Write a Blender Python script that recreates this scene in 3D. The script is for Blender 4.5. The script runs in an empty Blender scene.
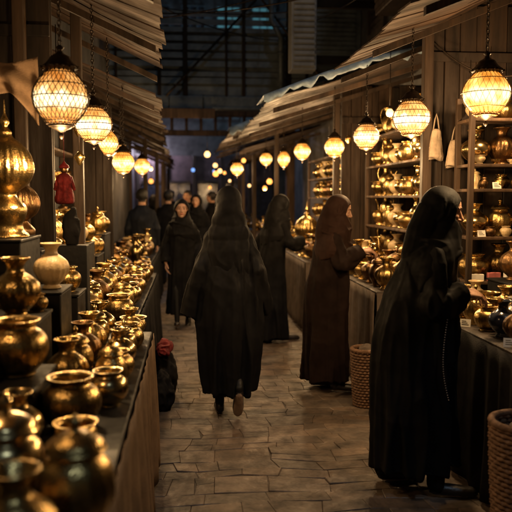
import bpy, math, random, bmesh
from mathutils import Vector, Matrix, noise
random.seed(7)
R=math.radians
scene=bpy.context.scene
COL=scene.collection
# ------------------------------------------------------------------ helpers
class MB:
    def __init__(s): s.v=[];s.f=[];s.m=[];s.c=[]
    def add(s,vs,fs,mi=0,col=None):
        o=len(s.v); s.v+= [Vector(v) for v in vs]
        for f in fs: s.f.append([i+o for i in f]); s.m.append(mi); s.c.append(col)
    def box(s,x0,x1,y0,y1,z0,z1,b=0.0,mi=0,col=None,M=None):
        if b<=0:
            vs=[(x0,y0,z0),(x1,y0,z0),(x1,y1,z0),(x0,y1,z0),(x0,y0,z1),(x1,y0,z1),(x1,y1,z1),(x0,y1,z1)]
            fs=[(0,3,2,1),(4,5,6,7),(0,1,5,4),(1,2,6,5),(2,3,7,6),(3,0,4,7)]
        else:
            def ring(z,i): return [(x0+i,y0+b,z),(x0+b,y0+i,z),(x1-b,y0+i,z),(x1-i,y0+b,z),(x1-i,y1-b,z),(x1-b,y1-i,z),(x0+b,y1-i,z),(x0+i,y1-b,z)]
            vs=ring(z0,b*.9)+ring(z0+b,0)+ring(z1-b,0)+ring(z1,b*.9)
            fs=[tuple(range(7,-1,-1)),tuple(range(24,32))]
            for k in range(3):
                for j in range(8):
                    a=k*8+j; d=k*8+(j+1)%8
                    fs.append((a,d,d+8,a+8))
        if M is not None: vs=[M@Vector(v) for v in vs]
        s.add(vs,fs,mi,col)
    def loft(s,rings,cap=True,mi=0,col=None):
        n=len(rings[0]); vs=[p for r in rings for p in r]; fs=[]
        for k in range(len(rings)-1):
            for j in range(n):
                a=k*n+j;b=k*n+(j+1)%n; fs.append((a,b,b+n,a+n))
        if cap:
            fs.append(tuple(range(n-1,-1,-1))); fs.append(tuple(range((len(rings)-1)*n,len(rings)*n)))
        s.add(vs,fs,mi,col)
    def tube(s,pts,rad,n=8,mi=0,cap=True,col=None,closed=False):
        pts=[Vector(p) for p in pts]
        if not hasattr(rad,'__len__'): rad=[rad]*len(pts)
        rings=[];prev=None
        for i,p in enumerate(pts):
            if closed: t=pts[(i+1)%len(pts)]-pts[i-1]
            else: t=(pts[min(i+1,len(pts)-1)]-pts[max(i-1,0)])
            t=t.normalized() if t.length>1e-9 else Vector((0,0,1))
            if prev is None:
                a=Vector((0,0,1)) if abs(t.z)<.9 else Vector((1,0,0))
                u=t.cross(a).normalized()
            else:
                u=(prev-t*prev.dot(t)); u=u.normalized() if u.length>1e-6 else t.orthogonal().normalized()
            prev=u; w=t.cross(u)
            rings.append([p+(u*math.cos(2*math.pi*j/n)+w*math.sin(2*math.pi*j/n))*rad[i] for j in range(n)])
        if closed: rings.append(rings[0]); cap=False
        s.loft(rings,cap,mi,col)
    def ball(s,c,r,n=14,m=9,M=None,mi=0,col=None):
        c=Vector(c)
        if not hasattr(r,'__len__'): r=(r,r,r)
        vs=[];fs=[]
        for i in range(1,m):
            th=math.pi*i/m
            for j in range(n):
                ph=2*math.pi*j/n
                vs.append(Vector((r[0]*math.sin(th)*math.cos(ph),r[1]*math.sin(th)*math.sin(ph),-r[2]*math.cos(th))))
        b=len(vs); vs.append(Vector((0,0,-r[2]))); vs.append(Vector((0,0,r[2])))
        for i in range(m-2):
            for j in range(n):
                a=i*n+j;d=i*n+(j+1)%n; fs.append((a,d,d+n,a+n))
        for j in range(n):
            fs.append((b,(j+1)%n,j)); fs.append((b+1,(m-2)*n+j,(m-2)*n+(j+1)%n))
        if M is not None: vs=[M@v for v in vs]
        s.add([v+c for v in vs],fs,mi,col)
    def caps(s,p0,p1,r0,r1,n=12):
        p0=Vector(p0);p1=Vector(p1)
        s.tube([p0,p0.lerp(p1,.5),p1],[r0,(r0+r1)/2,r1],n); s.ball(p0,r0,n,8); s.ball(p1,r1,n,8)
    def lathe(s,prof,n=28,gad=None,c=(0,0,0),mi=0,sub=3):
        P=[]
        if sub>1:
            for i in range(len(prof)-1):
                p0=prof[max(i-1,0)];p1=prof[i];p2=prof[i+1];p3=prof[min(i+2,len(prof)-1)]
                for k in range(sub):
                    t=k/sub
                    q=[.5*((2*p1[a])+(-p0[a]+p2[a])*t+(2*p0[a]-5*p1[a]+4*p2[a]-p3[a])*t*t+(-p0[a]+3*p1[a]-3*p2[a]+p3[a])*t**3) for a in (0,1)]
                    P.append((max(q[0],0.0005),q[1]))
            P.append((max(prof[-1][0],.0005),prof[-1][1]))
        else: P=[(max(a,.0005),b) for a,b in prof]
        rings=[]
        for r,z in P:
            rr=[]
            for j in range(n):
                a=2*math.pi*j/n; q=r
                if gad and gad[2]<z<gad[3]:
                    w=math.sin(math.pi*(z-gad[2])/(gad[3]-gad[2])); q=r*(1-gad[1]*w*(.5+.5*math.cos(gad[0]*a)))
                rr.append((c[0]+q*math.cos(a),c[1]+q*math.sin(a),c[2]+z))
            rings.append(rr)
        s.loft(rings,True,mi)
    def mesh(s,name,mats,smooth=True,angle=None):
        me=bpy.data.meshes.new(name); me.from_pydata([tuple(v) for v in s.v],[],s.f)
        for m in mats: me.materials.append(m)
        me.polygons.foreach_set('material_index',s.m)
        me.polygons.foreach_set('use_smooth',[smooth]*len(s.f))
        if any(c is not None for c in s.c):
            at=me.color_attributes.new('Col','FLOAT_COLOR','CORNER'); d=[]
            for p,c in zip(me.polygons,s.c):
                c=c or (1,1,1)
                for _ in p.vertices: d+= [c[0],c[1],c[2],1]
            at.data.foreach_set('color',d)
        me.update()
        if smooth and angle:
            try: me.set_sharp_from_angle(angle=R(angle))
            except Exception: pass
        return me
def mk(name,me,parent=None,loc=(0,0,0),rot=(0,0,0),sc=1,**kw):
    o=bpy.data.objects.new(name,me); COL.objects.link(o); o.location=loc; o.rotation_euler=rot
    o.scale=(sc,sc,sc) if not hasattr(sc,'__len__') else sc
    if parent: o.parent=parent
    for k,v in kw.items(): o[k]=v
    return o
def empty(name,loc,label,cat,rot=0,group=None):
    o=mk(name,None,None,loc,(0,0,rot),label=label,category=cat)
    o.empty_display_size=.1
    if group: o['group']=group
    return o
# ------------------------------------------------------------------ materials
def mat(name,col,rough=.6,metal=0,bump=None,var=None,emit=None,spec=None,stretch=(1,1,1),vcol=False,objrand=0,detail=5,rv=1.0):
    m=bpy.data.materials.new(name); m.use_nodes=True; nt=m.node_tree; N=nt.nodes; L=nt.links
    b=N['Principled BSDF']; b.inputs['Roughness'].default_value=rough; b.inputs['Metallic'].default_value=metal
    b.inputs['Base Color'].default_value=(*col,1)
    if spec is not None: b.inputs['Specular IOR Level'].default_value=spec
    tc=N.new('ShaderNodeTexCoord'); mp=N.new('ShaderNodeMapping'); mp.inputs['Scale'].default_value=stretch
    L.new(tc.outputs['Object'],mp.inputs['Vector'])
    csock=None
    if var:
        n=N.new('ShaderNodeTexNoise'); n.inputs['Scale'].default_value=var[0]; n.inputs['Detail'].default_value=detail; n.inputs['Roughness'].default_value=.65
        L.new(mp.outputs[0],n.inputs['Vector'])
        r=N.new('ShaderNodeValToRGB'); r.color_ramp.elements[0].position=.32; r.color_ramp.elements[1].position=.68
        r.color_ramp.elements[0].color=(*[c*var[1] for c in col],1); r.color_ramp.elements[1].color=(*[min(1,c*var[2]) for c in col],1)
        L.new(n.outputs['Fac'],r.inputs['Fac']); csock=r.outputs['Color']
        mr=N.new('ShaderNodeMapRange'); mr.inputs['From Min'].default_value=.3; mr.inputs['From Max'].default_value=.7; mr.inputs['To Min'].default_value=min(1,rough*(1+.45*rv)); mr.inputs['To Max'].default_value=rough*(1-.25*rv)
        L.new(n.outputs['Fac'],mr.inputs['Value']); L.new(mr.outputs[0],b.inputs['Roughness'])
    if vcol:
        a=N.new('ShaderNodeVertexColor'); a.layer_name='Col'
        if csock:
            mx=N.new('ShaderNodeMixRGB'); mx.blend_type='MULTIPLY'; mx.inputs[0].default_value=1
            L.new(csock,mx.inputs[1]); L.new(a.outputs[0],mx.inputs[2]); csock=mx.outputs[0]
        else: csock=a.outputs[0]
    if objrand and csock:
        oi=N.new('ShaderNodeObjectInfo'); hs=N.new('ShaderNodeHueSaturation')
        mr2=N.new('ShaderNodeMapRange'); mr2.inputs['To Min'].default_value=1-objrand; mr2.inputs['To Max'].default_value=1+objrand*.3
        L.new(oi.outputs['Random'],mr2.inputs['Value']); L.new(mr2.outputs[0],hs.inputs['Value']); L.new(csock,hs.inputs['Color']); csock=hs.outputs[0]
    if csock: L.new(csock,b.inputs['Base Color'])
    if bump:
        if len(bump)>2 and bump[2]=='v':
            n2=N.new('ShaderNodeTexVoronoi'); n2.feature='DISTANCE_TO_EDGE'; n2.inputs['Scale'].default_value=bump[0]; out=n2.outputs['Distance']
        else:
            n2=N.new('ShaderNodeTexNoise'); n2.inputs['Scale'].default_value=bump[0]; n2.inputs['Detail'].default_value=6; out=n2.outputs['Fac']
        L.new(mp.outputs[0],n2.inputs['Vector'])
        bp=N.new('ShaderNodeBump'); bp.inputs['Strength'].default_value=bump[1]; bp.inputs['Distance'].default_value=.01
        L.new(out,bp.inputs['Height']); L.new(bp.outputs[0],b.inputs['Normal'])
    if emit:
        b.inputs['Emission Color'].default_value=(*emit[0],1); b.inputs['Emission Strength'].default_value=emit[1]
        m.cycles.emission_sampling='NONE'
    return m
GOLD=mat('aged_brass',(.74,.5,.19),.27,1,bump=(95,.2,'v'),var=(11,.28,1.12),objrand=.42,rv=.6)
GOLD2=mat('polished_brass',(.86,.62,.28),.21,1,bump=(30,.03),var=(7,.45,1.05),objrand=.35,rv=.5)
BRONZE=mat('bronze',(.27,.155,.07),.34,1,bump=(110,.2,'v'),var=(12,.3,1.5),objrand=.35,rv=.6)
CERAM=mat('cream_ceramic',(.58,.42,.22),.35,0,bump=(60,.15,'v'),var=(9,.6,1.2),objrand=.3)
WHITECER=mat('white_ceramic',(.7,.68,.62),.25,0,var=(26,.25,1.0),detail=2)
DKGLASS=mat('dark_glaze',(.03,.035,.05),.12,0,var=(8,.5,2),objrand=.3)
IRON=mat('dark_iron',(.03,.02,.013),.4,.8,bump=(60,.2))
FILI=mat('brown_brass_filigree',(.14,.07,.025),.4,.8)
WOODV=mat('weathered_wood_upright',(.085,.047,.024),.65,0,bump=(18,.7),var=(9,.35,1.5),stretch=(1,1,.12),vcol=True,spec=.3)
DKWOOD=mat('dark_wood',(.03,.019,.013),.55,0,bump=(22,.5),var=(8,.5,1.6),stretch=(1,1,.2))
BLACKBOX=mat('black_painted_board',(.006,.0055,.0055),.5,0,bump=(30,.2),var=(6,.6,1.6),spec=.2)
LINEN=mat('beige_linen',(.15,.093,.052),.85,0,bump=(160,.3),var=(5,.6,1.2),spec=.2)
GREYCL=mat('grey_cloth',(.12,.092,.075),.85,0,bump=(160,.3),var=(5,.6,1.2),spec=.2)
DKCLOTH=mat('dark_cloth',(.008,.007,.007),.9,0,bump=(160,.3),var=(5,.6,1.4),spec=.1)
REDCL=mat('red_cloth',(.12,.008,.008),.75,0,bump=(90,.4),var=(16,.3,1.4),spec=.2)
BAGCL=mat('canvas_cloth',(.33,.24,.16),.85,0,bump=(140,.3),var=(8,.6,1.15))
TARP=mat('blue_grey_tarpaulin',(.2,.27,.34),.42,0,bump=(14,.7),var=(4,.4,1.5))
PLASTER=mat('dark_plaster',(.06,.058,.058),.85,0,bump=(9,.8),var=(1.6,.4,1.6))
STEEL=mat('grey_steel',(.09,.105,.115),.5,.2,bump=(12,.4),var=(3,.5,1.5))
SHUT=mat('pale_shutter',(.22,.22,.22),.6,0,bump=(20,.3),var=(3,.6,1.2))
BLACKFAB=mat('black_fabric',(.0032,.0028,.0029),.75,0,bump=(260,.1),var=(5,.7,1.5),spec=.14)
BLACKFAB2=mat('charcoal_fabric',(.0055,.0052,.0055),.85,0,bump=(260,.1),var=(5,.7,1.5),spec=.08)
BROWNFAB=mat('brown_fabric',(.0125,.0066,.005),.85,0,bump=(260,.1),var=(5,.7,1.5),spec=.12)
BROWNSC=mat('brown_scarf',(.024,.0115,.008),.8,0,bump=(260,.1),var=(5,.7,1.5),spec=.12)
JACKET=mat('dark_jacket',(.006,.0072,.011),.8,0,bump=(120,.3),var=(5,.7,1.5),spec=.15)
SKIN=mat('skin',(1,1,1),.55,0,bump=(180,.08),var=(30,.9,1.0),vcol=True,spec=.3)
LEATHER=mat('shoe_leather',(.012,.009,.008),.4,0,bump=(90,.2))
SOLE=mat('shoe_sole',(.28,.19,.13),.7,0,bump=(90,.3))
EYEW=mat('eye_white',(.35,.3,.26),.2); EYED=mat('iris',(.02,.012,.008),.15); HAIR=mat('black_hair',(.008,.006,.005),.6,0,bump=(120,.6),stretch=(1,1,.2))
WICKER=mat('wicker',(.13,.065,.032),.7,0,bump=(60,.4),var=(30,.5,1.4))
PAPER=mat('paper_card',(.7,.66,.58),.7); PINK=mat('pink_carton',(.45,.13,.12),.6,0,var=(14,.6,1.3))
PAVE=mat('stone_paving',(.088,.064,.048),.52,0,bump=(18,1.0),var=(6,.3,1.6),vcol=True,detail=12,spec=.4)
GRD=mat('packed_ground',(.045,.033,.025),.75,0,bump=(40,.5),var=(5,.5,1.4))
def globemat(name,c0,c1,c2,s):
    m=bpy.data.materials.new(name); m.use_nodes=True; nt=m.node_tree;N=nt.nodes;L=nt.links
    b=N['Principled BSDF']; b.inputs['Roughness'].default_value=.25; b.inputs['Base Color'].default_value=(.4,.2,.06,1)
    tc=N.new('ShaderNodeTexCoord'); sp=N.new('ShaderNodeSeparateXYZ'); L.new(tc.outputs['Object'],sp.inputs[0])
    ab=N.new('ShaderNodeMath'); ab.operation='ABSOLUTE'
    ad=N.new('ShaderNodeMath'); ad.operation='ADD'; ad.inputs[1].default_value=.015; L.new(sp.outputs['Z'],ad.inputs[0]); L.new(ad.outputs[0],ab.inputs[0])
    mr=N.new('ShaderNodeMapRange'); mr.inputs['From Min'].default_value=.0; mr.inputs['From Max'].default_value=.1
    L.new(ab.outputs[0],mr.inputs['Value'])
    no=N.new('ShaderNodeTexNoise'); no.inputs['Scale'].default_value=16; no.inputs['Detail'].default_value=1; L.new(tc.outputs['Object'],no.inputs['Vector'])
    a2=N.new('ShaderNodeMath'); a2.operation='MULTIPLY_ADD'; a2.inputs[1].default_value=1.5; a2.inputs[2].default_value=-.75; L.new(no.outputs['Fac'],a2.inputs[0])
    a3=N.new('ShaderNodeMath'); a3.operation='ADD'; a3.use_clamp=True; L.new(mr.outputs[0],a3.inputs[0]); L.new(a2.outputs[0],a3.inputs[1])
    r=N.new('ShaderNodeValToRGB'); r.color_ramp.elements[0].color=(*c0,1); r.color_ramp.elements[1].color=(*c2,1)
    e=r.color_ramp.elements.new(.4); e.color=(*c1,1)
    L.new(a3.outputs[0],r.inputs[0]); L.new(r.outputs[0],b.inputs['Emission Color']); b.inputs['Emission Strength'].default_value=s
    m.cycles.emission_sampling='NONE'
    return m
GLOBE=globemat('glowing_amber_glass',(1,.78,.36),(.8,.4,.08),(.4,.13,.014),2.7)
GLOBEW=globemat('glowing_cream_glass',(1,.85,.52),(.75,.42,.13),(.4,.15,.03),2.6)
GLOBEH=globemat('glowing_caged_glass',(1,.8,.45),(.6,.3,.085),(.3,.1,.016),2.5)
BULB=mat('lit_bulb',(1,.8,.5),.4,emit=((1,.55,.2),3))
BLUEB=mat('added_blue_bulb',(.3,.5,1),.4,emit=((.2,.42,1),1.4))  # blue bulbs are added for a cool glow at the far end
GOLDB=mat('lit_orange_bulb',(1,.6,.2),.4,emit=((1,.38,.08),2.2))
TEALW=mat('teal_lit_window',(.05,.1,.11),.3,emit=((.12,.38,.46),.3))
WARMW=mat('haze_tinted_plaster',(.09,.06,.065),.8,var=(1.2,.3,1.5),bump=(8,.5))  # purple tint in the colour stands in for the hazy far glow
# ------------------------------------------------------------------ setting
def gob(name,mb,mats,smooth=False,**kw): return mk(name,mb.mesh(name,mats,smooth),**kw)
g=MB(); g.box(-60,60,-20,120,-.3,-.005); gob('ground',g,[GRD],kind='structure')
g=MB(); y=.8; rr=random.Random(3)
while y<24:
    h=rr.uniform(.11,.23); x=-1.38+rr.uniform(-.4,0)
    while x<2.65:
        w=rr.uniform(.12,.36); x1=min(x+w,2.69); x0=max(x,-1.39)
        if x1-x0>.08:
            parts=[(y,y+h)] if (h<.18 or rr.random()<.6) else [(y,y+h*.5),(y+h*.5,y+h)]
            for (ya,yb) in parts:
                c=rr.uniform(.62,1.25); t=rr.uniform(-.05,.05); z=rr.uniform(-.002,.002); tx=rr.uniform(-.012,.012)
                k=len(g.v); g.box(x0,x1,ya,yb,-.05,z,b=.004,col=(c+t,c,c-t)); xm=(x0+x1)/2
                for v in g.v[k:]:
                    v.z+=tx*(v.x-xm)*2
                    ox,oy=v.x,v.y
                    v.x+=.07*noise.noise(Vector((ox*2.2,oy*2.2,1)))+.03*noise.noise(Vector((ox*8,oy*8,3))); v.y+=.09*noise.noise(Vector((ox*1.8,oy*2.2,7)))+.03*noise.noise(Vector((ox*8,oy*8,13)))
        x+=w
    y+=h
gob('pavement',g,[PAVE],kind='structure')
def building(name,x0,x1,y0,y1,h,side,label):
    e=empty(name,((x0+x1)/2,(y0+y1)/2,0),label,'building')
    ox,oy=(x0+x1)/2,(y0+y1)/2
    g=MB(); g.box(x0-ox,x1-ox,y0-oy,y1-oy,0,h); mk('wall',g.mesh('wall',[PLASTER],False),e)
    fx=(x1 if side>0 else x0)-ox
    yy=y0+1.2
    while yy<y1-1.2:
        for zz in (3.9,6.3):
            w=MB(); d=.06*side
            a,b=sorted((fx+.003*side,fx+d))
            w.box(a,b,yy-oy,yy-oy+.08,zz,zz+1.3); w.box(a,b,yy-oy+.82,yy-oy+.9,zz,zz+1.3)
            w.box(a,b,yy-oy+.08,yy-oy+.82,zz+1.22,zz+1.3); w.box(a,b+.0,yy-oy+.08,yy-oy+.82,zz,zz+.08)
            for k in range(12):
                w.box(min(fx+.003*side,fx+.03*side),max(fx+.003*side,fx+.03*side),yy-oy+.08,yy-oy+.82,zz+.1+k*.093,zz+.16+k*.093)
            mk('window',w.mesh('window',[DKWOOD],False),e)
        yy+=1.9
    g=MB(); a,b=sorted((fx,fx+.12*side)); g.box(a,b,y0-oy,y1-oy,5.6,5.75); mk('cornice',g.mesh('cornice',[PLASTER],False),e)
    return e
building('building',-5,-1.4,-1,17,9,1,'dark plastered building with louvred windows above the stalls')
building('building',2.7,7,-1,17,9,-1,'dark plastered building with louvred windows behind the stalls')
building('building',-12,-2.0,18,30,11,1,'distant dark building at the end of the alley')
building('building',3.5,10,18,30,11,-1,'distant dark building with shuttered windows')
e=empty('building',(1,26,0),'distant building with teal lit windows closing the alley','building')
g=MB(); g.box(-9,9,0,3,0,13); mk('wall',g.mesh('wall',[PLASTER],False),e)
g=MB(); g.box(-3,2,-.06,-.003,0,3.1); mk('shopfront',g.mesh('shopfront',[WARMW],False),e)
for x in (-2.9,-1.9,-.9,.1,1.1):
    g=MB(); g.box(x,x+.12,-.14,-.062,0,3.1,b=.01); g.box(x+.2,x+.9,-.1,-.062,0,2.1,mi=1); g.box(x+.16,x+.94,-.12,-.101,2.1,2.2)
    mk('door',g.mesh('door',[DKWOOD,DKGLASS],False),e)
rw=random.Random(5)
for i in range(9):
    for j,zz in enumerate((4.6,7.1,9.3)):
        w=MB(); x=-5+i*1.25
        w.box(x,x+.85,-.02,-.003,zz,zz+1.3,mi=0)
        for q in range(4): w.box(x+q*.27,x+q*.27+.04,-.06,-.022,zz,zz+1.3,mi=1)
        for q in range(3): w.box(x-.02,x+.87,-.075,-.061,zz+q*.62,zz+q*.62+.05,mi=1)
        mk('window',w.mesh('window',[TEALW if rw.random()<.4 else DKGLASS,STEEL],False),e)
e=empty('footbridge',(1,13,0),'dark slatted steel footbridge crossing above the alley','bridge')
g=MB(); g.box(-2.4,1.7,0,1.6,3.42,3.6); mk('deck',g.mesh('deck',[STEEL],False),e)
g=MB()
for k in range(9):
    a=rw.uniform(-.015,.015); g.box(-2.4,1.7,-.03,0,3.62+k*.15+a,3.73+k*.15+a-rw.uniform(0,.03))
g.box(-2.4,1.7,.02,.05,3.6,4.6)
mk('railing',g.mesh('railing',[STEEL],False),e)
g=MB()
for k,x in enumerate((-2.3,-1.55,-1.1,-.35,-.05,.75,1.1,1.6)): g.box(x,x+.04+.02*(k%3),-.07,-.032,3.3,5.15)
g.box(-2.4,1.7,-.09,-.03,5.15,5.25,b=.01)
mk('railing_post',g.mesh('railing_post',[IRON],False),e)
for (a,b) in (((-1.4,3.4),(.2,5.1)),((1.6,3.45),(.3,5.1))):
    g=MB(); g.tube([(a[0],-.12,a[1]),(b[0],-.12,b[1])],.02,8); mk('brace',g.mesh('brace',[IRON],False),e)
g=MB(); g.box(-2.4,1.7,-.12,-.03,3.2,3.4,b=.01); g.box(-2.4,1.7,-.2,-.0,3.16,3.2,b=.005); mk('girder',g.mesh('girder',[STEEL],False),e)
e=empty('drain_pipe',(1.0,12.7,0),'grey drain pipe rising beside the footbridge','pipe')
g=MB(); g.tube([(.62,0,2.9),(.62,0,4.4),(.45,0,4.7),(.45,0,7)],.05,12)
for z in (3.3,4.1,5.2): g.tube([(.62 if z<4.5 else .45,0,z),(.62 if z<4.5 else .45,0,z+.06)],.062,12)
mk('pipe',g.mesh('pipe',[STEEL],True),e)
e=empty('timber_gate',(.3,17.0,0),'dark timber gate frame spanning the far alley','gate')
for x in (-1.75,2.1):
    g=MB(); g.box(x-.1,x+.1,-.1,.1,0,3.5,b=.01,col=(.6,.6,.6)); mk('post',g.mesh('post',[WOODV],False),e)
g=MB(); g.box(-2.2,2.6,-.13,.13,3.5,3.75,b=.01,col=(.6,.6,.6)); g.box(-2.2,2.6,-.06,.06,3.05,3.18,b=.01,col=(.6,.6,.6))
for k in range(14): g.box(-2.1+k*.34,-2.03+k*.34,-.04,.04,3.18,3.5,col=(.6,.6,.6))
mk('lintel',g.mesh('lintel',[WOODV],False),e)
e=empty('hanging_sign',(-.05,12.6,3.0),'small weathered sign board hanging below the footbridge','sign')
g=MB(); g.box(-.5,.5,0,.04,-.02,.15,b=.008,col=(.6,.6,.6)); mk('board',g.mesh('board',[WOODV],False),e)
for s_ in (-.3,.3):
    g=MB(); g.tube([(s_,.02,.15),(s_,.3,.4),(s_,.41,.45)],.008,5); mk('bracket',g.mesh('bracket',[IRON],False),e)
def bay(x,y,z,h,w,lab,M_):
    e=empty('bay_window',(x,y,z),lab,'window')
    g=MB(); g.box(0,2.7-x-.003,0,w,0,h,b=.01); mk('box_frame',g.mesh('box_frame',[M_],False),e)
    g=MB()
    for k in range(int(h/.07)-1): g.box(.05,2.7-x-.1,-.02,-.002,.05+k*.07,.09+k*.07)
    mk('louvre',g.mesh('louvre',[M_],False),e)
    g=MB()
    for k in range(int(h/.07)-1): g.box(-.02,-.002,.05,w-.05,.05+k*.07,.09+k*.07)
    mk('louvre',g.mesh('louvre',[M_],False),e)
    g=MB(); g.box(-.06,2.7-x-.003,-.06,w+.06,h+.001,h+.06,b=.008); mk('cornice',g.mesh('cornice',[DKWOOD],False),e)
e=empty('shutter_box',(1.28,9.0,3.2),'pale grey louvred shutter box mounted above the awnings','shutter box')
g=MB(); g.box(0,.32,0,.3,0,1.0,b=.01); mk('box_frame',g.mesh('box_frame',[SHUT],False),e)
g=MB()
for k in range(13): g.box(.03,.29,-.02,-.002,.05+k*.07,.09+k*.07)
mk('louvre',g.mesh('louvre',[SHUT],False),e)
for zz in (.1,.8):
    g=MB(); g.box(.321,1.41,.1,.2,zz,zz+.1,b=.005); mk('bracket',g.mesh('bracket',[IRON],False),e)
bay(1.95,6.6,3.5,1.3,.9,'dark wooden louvred bay projecting above the awnings',DKWOOD)
bay(1.75,11.2,3.8,1.6,1.0,'dark steel louvred bay projecting above the awnings',STEEL)
# ------------------------------------------------------------------ awnings + stalls
mat_plankx=mat('awning_planks',(.05,.03,.019),.75,0,bump=(16,.6),var=(6,.3,1.7),stretch=(.12,1,1),vcol=True,spec=.2)
STEELC=mat('rusty_corrugated_sheet',(.05,.036,.028),.55,.2,bump=(14,.4),var=(4,.4,1.6),vcol=True)
def awning(parent,xe0,xe1,xw,y0,y1,ze,zw,o,kind='plank'):
    n=max(6,int((y1-y0)/.2)); g=MB(); rr=random.Random(int(y0*10)+5)
    if kind=='plank':
        # one continuous weathered board sheet with shallow overlapping boards, sagging
        for i in range(n):
            ya=y0+(y1-y0)*i/n; yb=y0+(y1-y0)*(i+1)/n+.02; t=(ya-y0)/(y1-y0)
            xe=xe0+(xe1-xe0)*t+rr.uniform(-.035,.02)*(1 if xw<xe0 else -1); c=rr.uniform(.7,1.05); m=6
            vs=[]
            for zz in (0,.012):
                for k in range(m+1):
                    x=xe+(xw-xe)*k/m
                    for yy,up in ((ya,0),(yb,.003)):
                        s_=-.07*math.sin(math.pi*min(1,max(0,(yy-y0)/(y1-y0))))*math.sin(math.pi*min(1,.2+k/m))+.025*noise.noise(Vector((x*2,yy*1.4,4)))
                        z=ze+(zw-ze)*((x-xe0)/(xw-xe0))+s_+up+(0.003*(i%2))
                        vs.append((x-o[0],yy-o[1],z+zz-o[2]))
            T=2*(m+1); fs=[]
            for k in range(m):
                a=2*k; fs.append((a,a+1,a+3,a+2)); fs.append((T+a,T+a+2,T+a+3,T+a+1)); fs.append((a,a+2,T+a+2,T+a)); fs.append((a+1,T+a+1,T+a+3,a+3))
            fs.append((0,T,T+1,1)); fs.append((T-2,T-1,2*T-1,2*T-2))
            g.add(vs,fs,0,(c,c*.97,c*.92))
        mk('awning',g.mesh('awning',[mat_plankx],False),parent)
    else:
        m=int((y1-y0)/.02); top=[];bot=[]
        for i in range(m+1):
            yy=y0+(y1-y0)*i/m; t=i/m; xe=xe0+(xe1-xe0)*t+.03*noise.noise(Vector((yy*5,0,0)))
            for k in range(9):
                x=xe+(xw-xe)*k/8; z=ze+(zw-ze)*k/8+.008*math.sin(yy*2*math.pi/.09)+.05*noise.noise(Vector((x*1.3,yy*1.1,2)))
                top.append((x-o[0],yy-o[1],z-o[2]+.004)); bot.append((x-o[0],yy-o[1],z-o[2]))
        fs=[]; N=(m+1)*9
        for i in range(m):
            for k in range(8):
                a=i*9+k; fs.append((a,a+1,a+10,a+9)); fs.append((N+a,N+a+9,N+a+10,N+a+1))
        g.add(top+bot,fs,0,(1,1,1)); mk('awning',g.mesh('awning',[STEELC],True),parent)
    nr=max(3,int((y1-y0)/1.1)+1)
    for i in range(nr):
        yy=y0+.05+(y1-y0-.1)*i/(nr-1); t=(yy-y0)/(y1-y0); xe=xe0+(xe1-xe0)*t; s_=1 if xw>xe0 else -1
        g=MB()
        def P(x,dz): return (x-o[0],ze+(zw-ze)*((x-xe0)/(xw-xe0))+dz-o[2])
        a=P(xe+.04*s_,-.085);b=P(xw,-.085);h=.045;w=.02
        vs=[(a[0],yy-w-o[1],a[1]),(a[0],yy+w-o[1],a[1]),(b[0],yy+w-o[1],b[1]),(b[0],yy-w-o[1],b[1])]
        vs+=[(x,y_,z-h) for x,y_,z in vs]
        g.add(vs,[(0,1,2,3),(7,6,5,4),(0,4,5,1),(1,5,6,2),(2,6,7,3),(3,7,4,0)],0,(.35,.35,.35)); mk('rafter',g.mesh('rafter',[WOODV],False),parent)
def skirt(parent,x,y0,y1,z0,z1,m,o,side,amp=.012,name='cloth_skirt'):
    g=MB(); n=int((y1-y0)/.02); k=10; vs=[];fs=[]
    for i in range(n+1):
        yy=y0+(y1-y0)*i/n
        for j in range(k+1):
            t=j/k; z=z1+(z0-z1)*t
            d=amp*(.25+1.5*t)*(math.sin(yy*31+9*noise.noise(Vector((yy*1.5,0,0))))+1.4*noise.noise(Vector((yy*7,z*1.5,3))))
            vs.append((x+side*(d+amp*1.2+.015*t)-o[0],yy-o[1],z-o[2]+(.02*noise.noise(Vector((yy*3,5,5))) if j==k else 0)))
    for i in range(n):
        for j in range(k):
            a=i*(k+1)+j; fs.append((a,a+1,a+k+2,a+k+1))
    g.add(vs,fs); me=g.mesh(name,[m],True); ob=mk(name,me,parent); sm=ob.modifiers.new('s','SOLIDIFY'); sm.thickness=.003
def stall(label,xf,xb,y0,y1,zt,skm,side,aw,topmat,posts=()):
    o=((xf+xb)/2,(y0+y1)/2,0)
    e=empty('market_stall',o,label,'market stall')
    g=MB(); a,b=sorted((xf,xb)); g.box(a-o[0],b-o[0],y0-o[1],y1-o[1],zt-.035,zt,b=.006,col=(.6,.6,.6)); mk('table_top',g.mesh('table_top',[topmat],False),e)
    for lx in (a+.06,b-.06):
        for ly in (y0+.06,(y0+y1)/2,y1-.06):
            g=MB(); g.box(lx-.025-o[0],lx+.025-o[0],ly-.025-o[1],ly+.025-o[1],0,zt-.036,col=(.7,.7,.7)); mk('leg',g.mesh('leg',[WOODV],False),e)
    skirt(e,xf,y0,y1,.03,zt-.01,skm,o,side)
    g=MB(); n=30; vs=[];fs=[]
    for i in range(n+1):
        xx=a+(b-a)*i/n
        for j in range(7):
            t=j/6; vs.append((xx-o[0],y0-.012-.012*t*math.sin(xx*45)-.01*t-o[1],zt-.01+(.03-zt)*t))
    for i in range(n):
        for j in range(6): q=i*7+j; fs.append((q,q+7,q+8,q+1))
    g.add(vs,fs); mk('cloth_skirt',g.mesh('cloth_skirt',[skm],True),e)
    for px,py,pz in posts:
        g=MB(); g.box(px-.035-o[0],px+.035-o[0],py-.035-o[1],py+.035-o[1],0,pz,b=.006,col=(.4,.4,.4)); mk('post',g.mesh('post',[WOODV],False),e)
    if aw: awning(e,*aw[:-1],o,aw[-1])
    return e,o
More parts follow.
